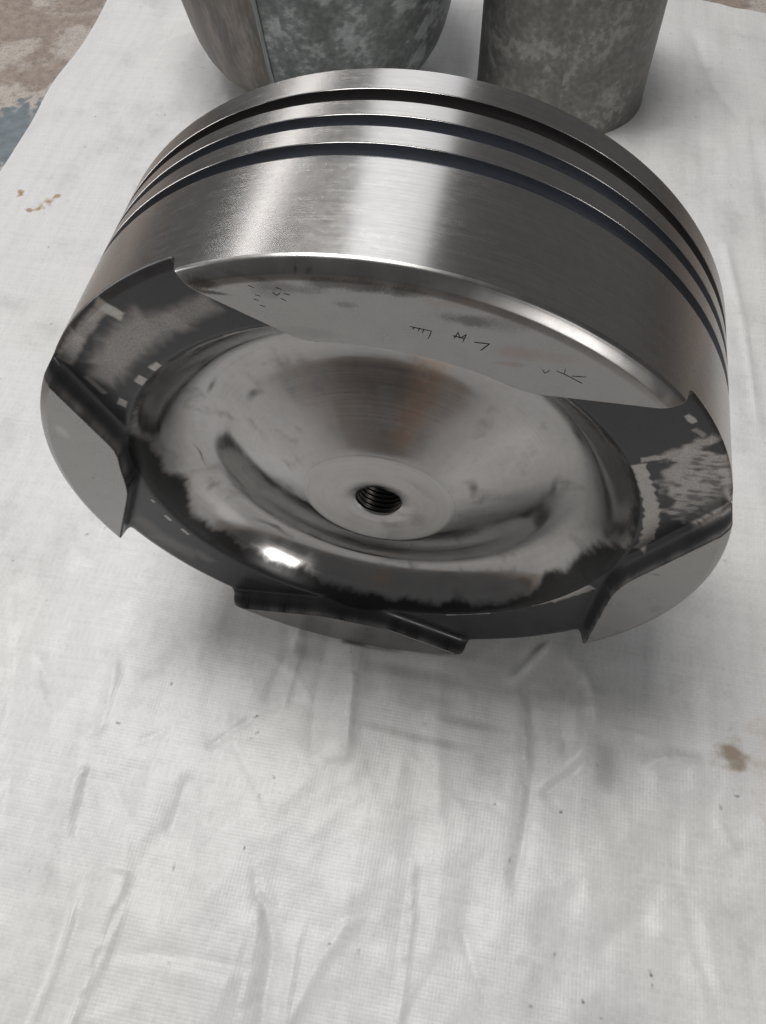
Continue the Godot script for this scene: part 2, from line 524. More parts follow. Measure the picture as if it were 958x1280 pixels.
func cloth_material() -> StandardMaterial3D:
	var n := 512
	var threads := 60
	var img := Image.create(n, n, false, Image.FORMAT_RGB8)
	var hgt := Image.create(n, n, false, Image.FORMAT_RGB8)
	var rng := RandomNumberGenerator.new()
	rng.seed = 3
	var warp := PackedFloat32Array()
	var weft := PackedFloat32Array()
	for i in threads:
		warp.append(rng.randf())
		weft.append(rng.randf())
	for y in n:
		for x in n:
			var u := x * threads / float(n)
			var v := y * threads / float(n)
			var iu := int(u)
			var iv := int(v)
			var fu := u - iu
			var fv := v - iv
			var over := (iu + iv) % 2 == 0
			var across := sin(PI * fu) if over else sin(PI * fv)
			var along := sin(PI * fv) if over else sin(PI * fu)
			var h := 0.25 + 0.55 * pow(across, 0.6) * (0.55 + 0.45 * along)
			var tone := 0.94 + 0.05 * (warp[iu] if over else weft[iv]) + 0.05 * h
			tone *= 0.985 + 0.03 * rng.randf()
			img.set_pixel(x, y, Color(tone, tone, tone))
			hgt.set_pixel(x, y, Color(h, h, h))
	# stains, specks and grime over the whole sheet
	var w := 1024
	var st := Image.create(w, w, false, Image.FORMAT_RGB8)
	var specks := PackedVector2Array([Vector2(-0.3027, -0.4896), Vector2(-0.2952, -0.4908), Vector2(-0.3527, -0.4322), Vector2(-0.3355, -0.3031), Vector2(-0.3862, -0.3639), Vector2(-0.3006, -0.2218), Vector2(-0.1183, 0.0425), Vector2(-0.1408, 0.0709), Vector2(-0.0639, 0.066), Vector2(-0.0449, 0.085), Vector2(-0.0504, 0.0961), Vector2(-0.0861, 0.1392), Vector2(-0.0516, 0.1237), Vector2(0.0025, 0.1606), Vector2(0.0771, 0.078), Vector2(0.113, 0.0759), Vector2(0.1974, 0.0589), Vector2(0.2061, 0.0514), Vector2(0.1619, 0.1453), Vector2(0.1291, 0.1627), Vector2(0.1624, 0.1498), Vector2(0.1043, 0.1689), Vector2(-0.2044, -0.0455), Vector2(-0.064, 0.0527)])
	for y in w:
		for x in w:
			var px := x / float(w) * 0.80 - 0.45
			var pz := y / float(w) * 1.05 - 0.77
			var g := noise_a.get_noise_2d(px * 11.0 + 3.0, pz * 11.0)
			var f := noise_a.get_noise_2d(px * 70.0, pz * 70.0)
			var t := 0.97 - 0.045 * maxf(g, 0.0) - 0.03 * absf(f)
			var warm := clampf(0.5 + px * 1.1 + 0.8 * noise_b.get_noise_2d(px * 4.0, pz * 4.0), 0.0, 1.0)
			var c := Color(t, t * (1.0 - 0.004 * warm), t * (1.0 - 0.012 * warm))
			# brown stain by the right edge
			var d := Vector2(px - 0.2045, (pz - 0.029) * 0.8).length() + 0.005 * f + 0.003 * g
			c = c.lerp(Color(0.50, 0.40, 0.29), 0.55 * (1.0 - smoothstep(0.0005, 0.010, d)))
			d = Vector2(px - 0.235, (pz - 0.03) * 0.7).length() + 0.012 * f
			c = c.lerp(Color(0.78, 0.70, 0.62), 0.30 * (1.0 - smoothstep(0.004, 0.03, d)))
			# ochre spots by the left edge
			for q in [Vector3(-0.3622, -0.3475, 0.0055), Vector3(-0.3701, -0.3452, 0.004), Vector3(-0.3575, -0.357, 0.005), Vector3(-0.352, -0.366, 0.003), Vector3(-0.3862, -0.3639, 0.003)]:
				d = Vector2(px - q.x, pz - q.y).length() + 0.004 * f
				c = c.lerp(Color(0.55, 0.42, 0.22), 0.6 * (1.0 - smoothstep(q.z * 0.2, q.z, d)))
			# grey dirt smudges together with painted shadow in front of the crown
			for q in [Vector4(0.035, 0.026, 0.034, 0.007), Vector4(0.060, 0.036, 0.030, 0.006), Vector4(0.020, 0.012, 0.05, 0.008), Vector4(-0.045, 0.012, 0.016, 0.010), Vector4(0.136, 0.046, 0.009, 0.012), Vector4(0.03, 0.05, 0.05, 0.004)]:
				d = Vector2((px - q.x) / q.z, (pz - q.y - 0.06 * (px - q.x)) / q.w).length() + 0.5 * g + 0.3 * noise_b.get_noise_2d(px * 16.0, pz * 60.0)
				c = c.lerp(Color(0.36, 0.345, 0.335), 0.24 * (1.0 - smoothstep(-0.2, 1.1, d)))
			# soft grey grime
			var grime := smoothstep(0.3, 0.9, g + 0.5 * f) * 0.05
			c = c.lerp(Color(0.5, 0.48, 0.46), grime)
			st.set_pixel(x, y, c.clamp())
	var put_speck := func(p: Vector2, rad: float, dark: float) -> void:
		var cx := (p.x + 0.45) / 0.80 * w
		var cy := (p.y + 0.77) / 1.05 * w
		var rx := rad / 0.80 * w
		for yy in range(int(cy - rx - 1), int(cy + rx + 2)):
			for xx in range(int(cx - rx - 1), int(cx + rx + 2)):
				if xx < 0 or yy < 0 or xx >= w or yy >= w:
					continue
				var dd := (Vector2(xx - cx, (yy - cy) * 1.25).rotated(p.x * 90.0) * Vector2(0.8, 1.7)).length() / rx + 0.4 * noise_b.get_noise_2d(xx * 0.45, yy * 0.45)
				var k := clampf(1.25 - dd, 0.0, 1.0) * dark
				st.set_pixel(xx, yy, st.get_pixel(xx, yy).lerp(Color(0.16, 0.14, 0.13), k))
	for p in specks:
		put_speck.call(p, rng.randf_range(0.0006, 0.0012), rng.randf_range(0.3, 0.7))
	for k in 200:
		put_speck.call(Vector2(rng.randf_range(-0.41, 0.30), rng.randf_range(-0.72, 0.24)), rng.randf_range(0.0005, 0.0012), rng.randf_range(0.06, 0.3))
	var m := StandardMaterial3D.new()
	m.albedo_color = lin(0.685, 0.687, 0.69)
	m.albedo_texture = ImageTexture.create_from_image(img)
	m.detail_enabled = true
	m.detail_albedo = ImageTexture.create_from_image(st)
	m.detail_blend_mode = BaseMaterial3D.BLEND_MODE_MUL
	m.detail_uv_layer = BaseMaterial3D.DETAIL_UV_2
	m.heightmap_enabled = true
	m.heightmap_texture = ImageTexture.create_from_image(hgt)
	m.heightmap_scale = 0.012
	m.roughness = 0.38
	m.metallic_specular = 0.42
	return m


# ==================================================================== piston
func build_piston() -> void:
	var piston := thing("piston_crown", "large machined steel piston crown lying on its side, dished face and ring grooves", "piston", Vector3.ZERO)
	var tex := face_textures()
	var pocket_mat := ORMMaterial3D.new()
	pocket_mat.albedo_texture = tex[0]
	pocket_mat.orm_texture = tex[1]
	var pad_mat := pocket_mat
	var wall_mat := brushed_material(Color(0.48, 0.470, 0.460), 0.26, 0.75, 41, 0.03)
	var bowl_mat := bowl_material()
	var groove_mat := StandardMaterial3D.new()
	groove_mat.albedo_color = lin(0.22, 0.236, 0.27)
	groove_mat.metallic = 1.0
	groove_mat.roughness = 0.36
	groove_mat.albedo_color = lin(0.225, 0.238, 0.265)
	var dark_groove_mat: StandardMaterial3D = groove_mat.duplicate()
	dark_groove_mat.albedo_color = lin(0.15, 0.145, 0.145)
	# ---- the face: a height field over the outer ring of the face, shared out among pads, pockets and bowl
	var cols := 2160
	var radii := axis_steps([[0.098, 0.110, 0.0008], [0.110, 0.1200, 0.0004], [0.1200, 0.1448, 0.0005], [0.1448, 0.1500, 0.00026]])
	var rows := radii.size()
	var P := PackedVector3Array()
	P.resize(rows * (cols + 1))
	var S := PackedFloat32Array()
	S.resize(rows * (cols + 1))
	for j in cols + 1:
		var t := TAU * (j % cols) / cols
		var dir := Vector2(cos(t), sin(t))
		for i in rows:
			var r := radii[i]
			var p := dir * r
			var s := outside_pad(p, r)
			var depth := look(bowl_lut, 0.0, 0.15, r) - (FLOOR_DEPTH - look(drop_lut, -0.0013, 0.006, s)) + rim_drop(r, s, t)
			P[i * (cols + 1) + j] = Vector3(p.x, R + p.y, -depth)
			S[i * (cols + 1) + j] = s
	var C := cols + 1
	var N := PackedVector3Array()
	N.resize(rows * C)
	for i in rows:
		for j in C:
			var j0 := j - 1 if j > 0 else cols - 1
			var j1 := j + 1 if j < cols else 1
			# slope of the depth from the slopes of the distance field and of the profiles
			var r := radii[i]
			var t := TAU * (j % cols) / cols
			var i0 := maxi(i - 1, 0)
			var i1 := mini(i + 1, rows - 1)
			var sr := (S[i1 * C + j] - S[i0 * C + j]) / (radii[i1] - radii[i0])
			var sa := (S[i * C + j1] - S[i * C + j0]) / (r * 2.0 * TAU / cols)
			var s := S[i * C + j]
			var e := 0.00008
			var dd := (look(drop_lut, -0.0013, 0.006, s + e) - look(drop_lut, -0.0013, 0.006, s - e)) / (2 * e)
			var db := (look(bowl_lut, 0.0, 0.15, r + e) - look(bowl_lut, 0.0, 0.15, r - e)) / (2 * e)
			var dm := (rim_drop(r + e, s, t) - rim_drop(r - e, s, t)) / (2 * e if r < 0.1499 else e)
			var gr := db + dd * sr + dm
			var ga := dd * sa
			N[i * C + j] = Vector3(gr * cos(t) - ga * sin(t), gr * sin(t) + ga * cos(t), 1.0).normalized()
	# each quad goes to pad 0..3, pocket 4..7 or bowl 8
	var pad_angle := [80.0, -13.0, 176.0, -100.0]
	var pocket_angle := [133.5, 28.5, 217.5, -57.0]
	var lists := []
	for k in 9:
		lists.append(PackedInt32Array())
	for i in rows - 1:
		for j in cols:
			var a := i * C + j
			var s := (S[a] + S[a + C + 1]) * 0.5
			var r := radii[i]
			var deg := 360.0 * j / cols
			var pick := 8
			if s < 0.0 and r > BOWL_EDGE - 0.001:
				pick = nearest_angle(deg, pad_angle)
			elif r > 0.1146:
				pick = 4 + nearest_angle(deg, pocket_angle)
			lists[pick].append_array([a, a + 1, a + C, a + 1, a + C + 1, a + C])
	var pad_labels := ["stamped raised pad", "", "", ""]
	for k in 9:
		var remap := {}
		var v := PackedVector3Array()
		var nn := PackedVector3Array()
		var uv := PackedVector2Array()
		var idx := PackedInt32Array()
		for a in lists[k]:
			if not remap.has(a):
				remap[a] = v.size()
				v.append(P[a])
				nn.append(N[a])
				var q := P[a]
				if k == 8:
					var j: int = a % C
					uv.append(Vector2(float(j) / cols, Vector2(q.x, q.y - R).length() / 0.12))
				else:
					uv.append(Vector2((q.x + 0.1536) / 0.3072, (0.1536 - (q.y - R)) / 0.3072))
			idx.append(remap[a])
		if k == 8:
			# the rest of the bowl, turned: cone, step of the boss
			var inner := PackedFloat32Array([0.0355, 0.0362, 0.037, 0.039])
			var r := 0.042
			while r < 0.0979:
				inner.append(r)
				r += 0.002
			inner.append(0.098)
			var n := 360
			for i in inner.size():
				for j in n + 1:
					var t := TAU * j / n
					var rr := inner[i]
					var e := 0.0003
					var slope := (look(bowl_lut, 0.0, 0.15, rr + e) - look(bowl_lut, 0.0, 0.15, rr - e)) / (2 * e)
					v.append(Vector3(rr * cos(t), R + rr * sin(t), -look(bowl_lut, 0.0, 0.15, rr)))
					nn.append(Vector3(slope * cos(t), slope * sin(t), 1.0).normalized())
					uv.append(Vector2(float(j) / n, rr / 0.12))
			var base := v.size() - inner.size() * (n + 1)
			for i in inner.size() - 1:
				for j in n:
					var a := base + i * (n + 1) + j
					idx.append_array([a, a + 1, a + n + 1, a + 1, a + n + 2, a + n + 1])
		var arr := []
		arr.resize(Mesh.ARRAY_MAX)
		arr[Mesh.ARRAY_VERTEX] = v
		arr[Mesh.ARRAY_NORMAL] = nn
		arr[Mesh.ARRAY_TEX_UV] = uv
		arr[Mesh.ARRAY_INDEX] = idx
		var mesh := ArrayMesh.new()
		mesh.add_surface_from_arrays(Mesh.PRIMITIVE_TRIANGLES, arr)
		if k < 4:
			var pad := part("raised_pad", mesh, pad_mat, piston)
			if k == 0:
				pad.set_meta("label", "upper raised pad with stamped letters and a worn bevel")
				build_marks(pad)
		elif k < 8:
			part("valve_pocket", mesh, pocket_mat, piston)
		else:
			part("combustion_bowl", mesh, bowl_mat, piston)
	# ---- skirt wall from the rim down to the third groove
	var zrows := 14
	P = PackedVector3Array()
	var U := PackedVector2Array()
	for i in zrows + 1:
		for j in cols + 1:
			var t := TAU * (j % cols) / cols
			var dir := Vector2(cos(t), sin(t))
			var s := outside_pad(dir * R, R)
			var top := -(look(drop_lut, -0.0013, 0.006, s)) - rim_drop(R, s, t)
			var z := lerpf(top, -0.0520, i / float(zrows))
			P.append(Vector3(R * dir.x, R + R * dir.y, z))
			U.append(Vector2(3.0 * j / cols, z / 0.12))
	var wall := grid_mesh([P], [U], zrows + 1, cols + 1, false)
	var warr := wall.surface_get_arrays(0)
	var wn: PackedVector3Array = warr[Mesh.ARRAY_NORMAL]
	for a in wn.size():
		wn[a] = Vector3(P[a].x, P[a].y - R, 0).normalized()
	warr[Mesh.ARRAY_NORMAL] = wn
	wall = ArrayMesh.new()
	wall.add_surface_from_arrays(Mesh.PRIMITIVE_TRIANGLES, warr)
	part("skirt_wall", wall, wall_mat, piston)
	# ---- ring lands and grooves; profile runs from the face to the far end
	var g := [[0.0527, 0.0596], [0.0689, 0.0753], [0.0836, 0.0906]]
	var deep := 0.0062
	var c := 0.00018
	for k in 3:
		var a: float = g[k][0]
		var b: float = g[k][1]
		var groove := PackedVector2Array([Vector2(R - c, -a), Vector2(R - deep + 0.0006, -a - 0.0001), Vector2(R - deep, -a - 0.0007), Vector2(R - deep, -b + 0.0007), Vector2(R - deep + 0.0006, -b + 0.0001), Vector2(R - c, -b)])
		var gr := part("ring_groove", ring_mesh(groove, true, 720, 3.0, 8.0), groove_mat if k < 2 else dark_groove_mat, piston)
		var to: float = g[k + 1][0] if k < 2 else LEN
		var land := PackedVector2Array([Vector2(R - c, -b), Vector2(R - 0.0001, -b - c), Vector2(R, -b - c * 1.4), Vector2(R, -b - c * 2.5), Vector2(R, -to + c * 2.5), Vector2(R, -to + c * 1.4), Vector2(R - 0.0001, -to + c), Vector2(R - c, -to)])
		part("ring_land", ring_mesh(land, true, 720, 3.0, 8.0), wall_mat, piston)
	part("skirt_edge", ring_mesh(PackedVector2Array([Vector2(R, -0.0520), Vector2(R - 0.0001, -0.0523), Vector2(R - c, -0.0527)]), true, 720, 3.0, 8.0), wall_mat, piston)
	part("far_end", ring_mesh(PackedVector2Array([Vector2(R - c, -LEN), Vector2(R - 0.003, -LEN - 0.0008), Vector2(0.11, -LEN - 0.0008), Vector2(0.105, -LEN + 0.012), Vector2(0.0001, -LEN + 0.012)]), true, 360, 3.0, 8.0), wall_mat, piston)
	# ---- boss and threaded hole
	var boss_prof := PackedVector2Array()
	for rr in [0.0355, 0.0350, 0.0345, 0.0340, 0.0335, 0.0330, 0.0322, 0.026, 0.018, 0.0122]:
		boss_prof.append(Vector2(rr, -look(bowl_lut, 0.0, 0.15, rr)))
	boss_prof.append(Vector2(0.0108, -0.0116 - 0.0012))
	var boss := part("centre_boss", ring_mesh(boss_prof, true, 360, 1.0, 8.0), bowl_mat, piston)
	var tp := PackedVector3Array()
	var tu := PackedVector2Array()
	var pitch := 0.0025
	var trows := 96
	var tcols := 120
	for i in trows + 1:
		for j in tcols + 1:
			var t := TAU * j / tcols
			var z := 0.030 * i / trows
			var ph := fposmod(z / pitch + t / TAU, 1.0)
			var rr := 0.0108 - 0.0014 * (1.0 - absf(ph * 2.0 - 1.0)) * smoothstep(0.0, 0.0018, z)
			tp.append(Vector3(rr * cos(t), R + rr * sin(t), -0.0128 - z))
			tu.append(Vector2(2.0 * j / tcols, z * 40.0))
	var hole_mat := StandardMaterial3D.new()
	hole_mat.albedo_color = lin(0.045, 0.043, 0.041)
	hole_mat.metallic = 1.0
	hole_mat.roughness = 0.3
	var hole := part("threaded_hole", grid_mesh([tp], [tu], trows + 1, tcols + 1, true), hole_mat, piston)
	part("hole_floor", ring_mesh(PackedVector2Array([Vector2(0.0108, -0.0428), Vector2(0.0001, -0.0450)]), true, 48, 1.0, 1.0), hole_mat, hole)


func nearest_angle(deg: float, of: Array) -> int:
	var best := 0
	var d := 1e9
	for k in of.size():
		var e := absf(wrapf(deg - of[k], -180.0, 180.0))
		if e < d:
			d = e
			best = k
	return best


func build_marks(parent: Node) -> void:
	# strokes stamped or scratched into the upper pad, millimetres on the face
	var ink := StandardMaterial3D.new()
	ink.albedo_color = lin(0.19, 0.178, 0.168)
	ink.roughness = 0.6
	var bright := StandardMaterial3D.new()
	bright.albedo_color = lin(0.42, 0.41, 0.40)
	bright.roughness = 0.3
	var sets := [
		["stamped_mark", 0.30, ink, [[15.5, 128.2, 22.4, 127.3], [22.4, 127.3, 21.5, 123.7], [16.9, 128.2, 16.4, 127.1], [18.6, 128.0, 18.1, 126.6], [20.0, 127.7, 19.5, 126.2]]],
		["stamped_mark", 0.30, ink, [[29.8, 125.2, 30.8, 128.2], [30.8, 128.2, 31.7, 125.7], [31.7, 125.7, 33.5, 127.6], [33.5, 127.6, 32.6, 124.2], [29.3, 126.4, 32.9, 125.7]]],
		["stamped_mark", 0.38, ink, [[36.3, 124.6, 41.1, 124.7], [41.1, 124.7, 38.6, 121.3]]],
		["scratch", 0.22, bright, [[59.1, 115.7, 60.1, 114.2], [60.1, 114.2, 61.4, 115.7], [63.8, 115.9, 66.3, 114.9], [66.3, 114.9, 66.2, 117.6], [66.3, 114.9, 72.6, 111.5], [68.8, 114.4, 73.3, 114.8]]],
		["scratch", 0.20, ink, [[-36.1, 137.9, -34.3, 137.0], [-34.4, 134.2, -32.8, 133.8], [-35.2, 132.2, -33.5, 131.8], [-33.4, 129.8, -31.8, 129.3], [-27.0, 138.4, -25.4, 137.8], [-28.5, 136.0, -27.1, 135.0], [-27.1, 135.0, -26.0, 136.1], [-26.0, 133.8, -24.3, 133.0], [-24.8, 136.2, -22.9, 135.8]]],
	]
	for s in sets:
		var v := PackedVector3Array()
		var n := PackedVector3Array()
		var idx := PackedInt32Array()
		for k in s[3]:
			var a := Vector2(k[0], k[1]) * 0.001
			var b := Vector2(k[2], k[3]) * 0.001
			var d: Vector2 = (b - a).normalized() * float(s[1]) * 0.0004
			var o := d.orthogonal()
			var base := v.size()
			var z := 0.00005 + 0.00001 * (base % 7)
			# a thin stroke, thicker in its middle, closed at both ends
			for q in [a - d, a + o, a - o, (a + b) * 0.5 + o * 1.2, (a + b) * 0.5 - o * 1.2, b + o, b - o, b + d]:
				v.append(Vector3(q.x, R + q.y, z))
				n.append(Vector3(0, 0, 1))
			for t in [0, 1, 2, 1, 3, 2, 2, 3, 4, 3, 5, 4, 4, 5, 6, 5, 7, 6]:
				idx.append(base + t)
		var arr := []
		arr.resize(Mesh.ARRAY_MAX)
		arr[Mesh.ARRAY_VERTEX] = v
		arr[Mesh.ARRAY_NORMAL] = n
		arr[Mesh.ARRAY_INDEX] = idx
		var mesh := ArrayMesh.new()
		mesh.add_surface_from_arrays(Mesh.PRIMITIVE_TRIANGLES, arr)
		part(s[0], mesh, s[2], parent)


func near_box(p: Vector2, a: Vector2, b: Vector2) -> float:
	# like near_segment, with square ends
	var d := b - a
	var l := d.length()
	d /= l
	var q := p - (a + b) * 0.5
	return maxf(absf(q.cross(d)), maxf(absf(q.dot(d)) - l * 0.5, 0.0) * 1.1)


func brushed_material(c: Color, rough: float, aniso: float, sd: int, depth: float) -> StandardMaterial3D:
	# turned steel: streaks that run round the axis
	var w := 1024
	var h := 512
	var img := Image.create(w, h, false, Image.FORMAT_RGB8)
	var rg := Image.create(w, h, false, Image.FORMAT_RGB8)
	var f := FastNoiseLite.new()
	f.seed = sd
	f.frequency = 1.0
	f.fractal_octaves = 3
	for y in h:
		for x in w:
			var t := TAU * x / w
			var a := f.get_noise_3d(cos(t) * 1.2, sin(t) * 1.2, y * 0.22)
			var b := f.get_noise_3d(cos(t) * 5.0 + 20.0, sin(t) * 5.0, y * 0.05)
			var s := f.get_noise_3d(cos(t) * 14.0 + 50.0, sin(t) * 14.0, y * 0.09)
			var k := 1.0 + 0.10 * a + 0.04 * b + 0.03 * s
			img.set_pixel(x, y, Color(c.r * k, c.g * k, c.b * k).linear_to_srgb())
			var r := clampf(rough + 0.02 * b + 0.018 * a + 0.02 * s, 0.05, 1.0)
			rg.set_pixel(x, y, Color(r, r, r))
	var m := StandardMaterial3D.new()
	m.albedo_texture = ImageTexture.create_from_image(img)
	m.metallic = 1.0
	m.roughness = 1.0
	m.roughness_texture = ImageTexture.create_from_image(rg)
	m.anisotropy_enabled = true
	m.anisotropy = -aniso
	return m


func bowl_material() -> StandardMaterial3D:
	var w := 1024
	var h := 512
	var img := Image.create(w, h, false, Image.FORMAT_RGB8)
	var rg := Image.create(w, h, false, Image.FORMAT_RGB8)
	# rubs and scratches: [radius, angle, half span in degrees, half width, bow]
	var arcs := [[0.093, 186, 7, 0.0005, 0.002], [0.072, 192, 4, 0.0005, -0.002], [0.083, 201, 9, 0.0010, 0.001], [0.060, 203, 6, 0.0004, 0.001], [0.045, 20, 10, 0.0022, -0.002], [0.092, 28, 6, 0.0016, 0.002], [0.078, 2, 10, 0.0020, 0.002], [0.088, 150, 5, 0.0012, 0.0], [0.097, 140, 5, 0.0014, 0.002], [0.073, 140, 6, 0.0018, -0.002], [0.097, 52, 6, 0.0018, 0.001], [0.086, 64, 8, 0.0022, 0.002], [0.095, 228, 9, 0.0012, 0.002], [0.070, 250, 12, 0.0016, -0.001]]
	for y in h:
		for x in w:
			var t := TAU * x / w
			var r := 0.12 * y / h
			var px := r * cos(t)
			var py := r * sin(t)
			var g := noise_a.get_noise_2d(px * 34.0, py * 34.0)
			var f := noise_a.get_noise_2d(px * 170.0 + 4.0, py * 170.0)
			var ring := noise_b.get_noise_3d(cos(t) * 0.8, sin(t) * 0.8, y * 0.35)
			var c := Color(0.40, 0.391, 0.384) * (1.0 + 0.08 * g + 0.04 * f + 0.04 * ring)
			var smudge := smoothstep(0.18, 1.1, g + 0.2 * f)
			c = c.lerp(Color(0.15, 0.142, 0.138), 0.55 * smudge)
			for e in arcs:
				if r < e[0] - 0.004 or r > e[0] + 0.004:
					continue
				var da: float = absf(wrapf(rad_to_deg(t) - e[1], -180.0, 180.0)) / e[2]
				if da < 1.0:
					var rr: float = absf(r - e[0] - e[4] * da * da + 0.0012 * g) / e[3]
					c = c.lerp(Color(0.09, 0.085, 0.082), (1.0 - da) * clampf(1.3 - rr, 0.0, 1.0) * 0.75)
			# brown reflection painted into the cone and low in the trough
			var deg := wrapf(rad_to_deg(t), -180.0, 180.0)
			var brown_reflection := (1.0 - smoothstep(2.0, 10.0, absf(deg - 76.0 + 40.0 * (r - 0.06)) + 5.0 * f)) * smoothstep(0.038, 0.046, r) * (1.0 - smoothstep(0.085, 0.10, r))
			brown_reflection = maxf(brown_reflection, (1.0 - smoothstep(1.0, 6.0, absf(deg + 92.0) + 3.0 * f)) * smoothstep(0.096, 0.10, r) * (1.0 - smoothstep(0.103, 0.107, r)))
			c = c.lerp(Color(0.50, 0.385, 0.315), 0.65 * brown_reflection * (0.85 + 0.7 * f))
			# ragged dark band along the outer wall, wider in the lower half
			var dark_rim := smoothstep(0.1085, 0.1125, r + 0.0006 * f + 0.0022 * g + 0.003 * smoothstep(0.1, -0.6, sin(t)) + 0.0022 * smoothstep(0.35, 0.9, cos(t - 3.75)) + 0.0045 * smoothstep(0.93, 0.99, cos(t + 0.42)) + 0.004 * smoothstep(0.94, 0.99, cos(t - 3.22)) - 0.0022)
			c = c.lerp(Color(0.02, 0.02, 0.021), 0.93 * dark_rim)
			img.set_pixel(x, y, c.clamp().linear_to_srgb())
			var ro := clampf(0.15 + 0.045 * g + 0.10 * smudge + 0.03 * ring + 0.15 * dark_rim, 0.06, 1.0)
			rg.set_pixel(x, y, Color(ro, ro, ro))
	var m := StandardMaterial3D.new()
	m.albedo_texture = ImageTexture.create_from_image(img)
	m.metallic = 1.0
	m.roughness = 1.0
	m.roughness_texture = ImageTexture.create_from_image(rg)
	m.anisotropy_enabled = true
	m.anisotropy = -0.6
	return m


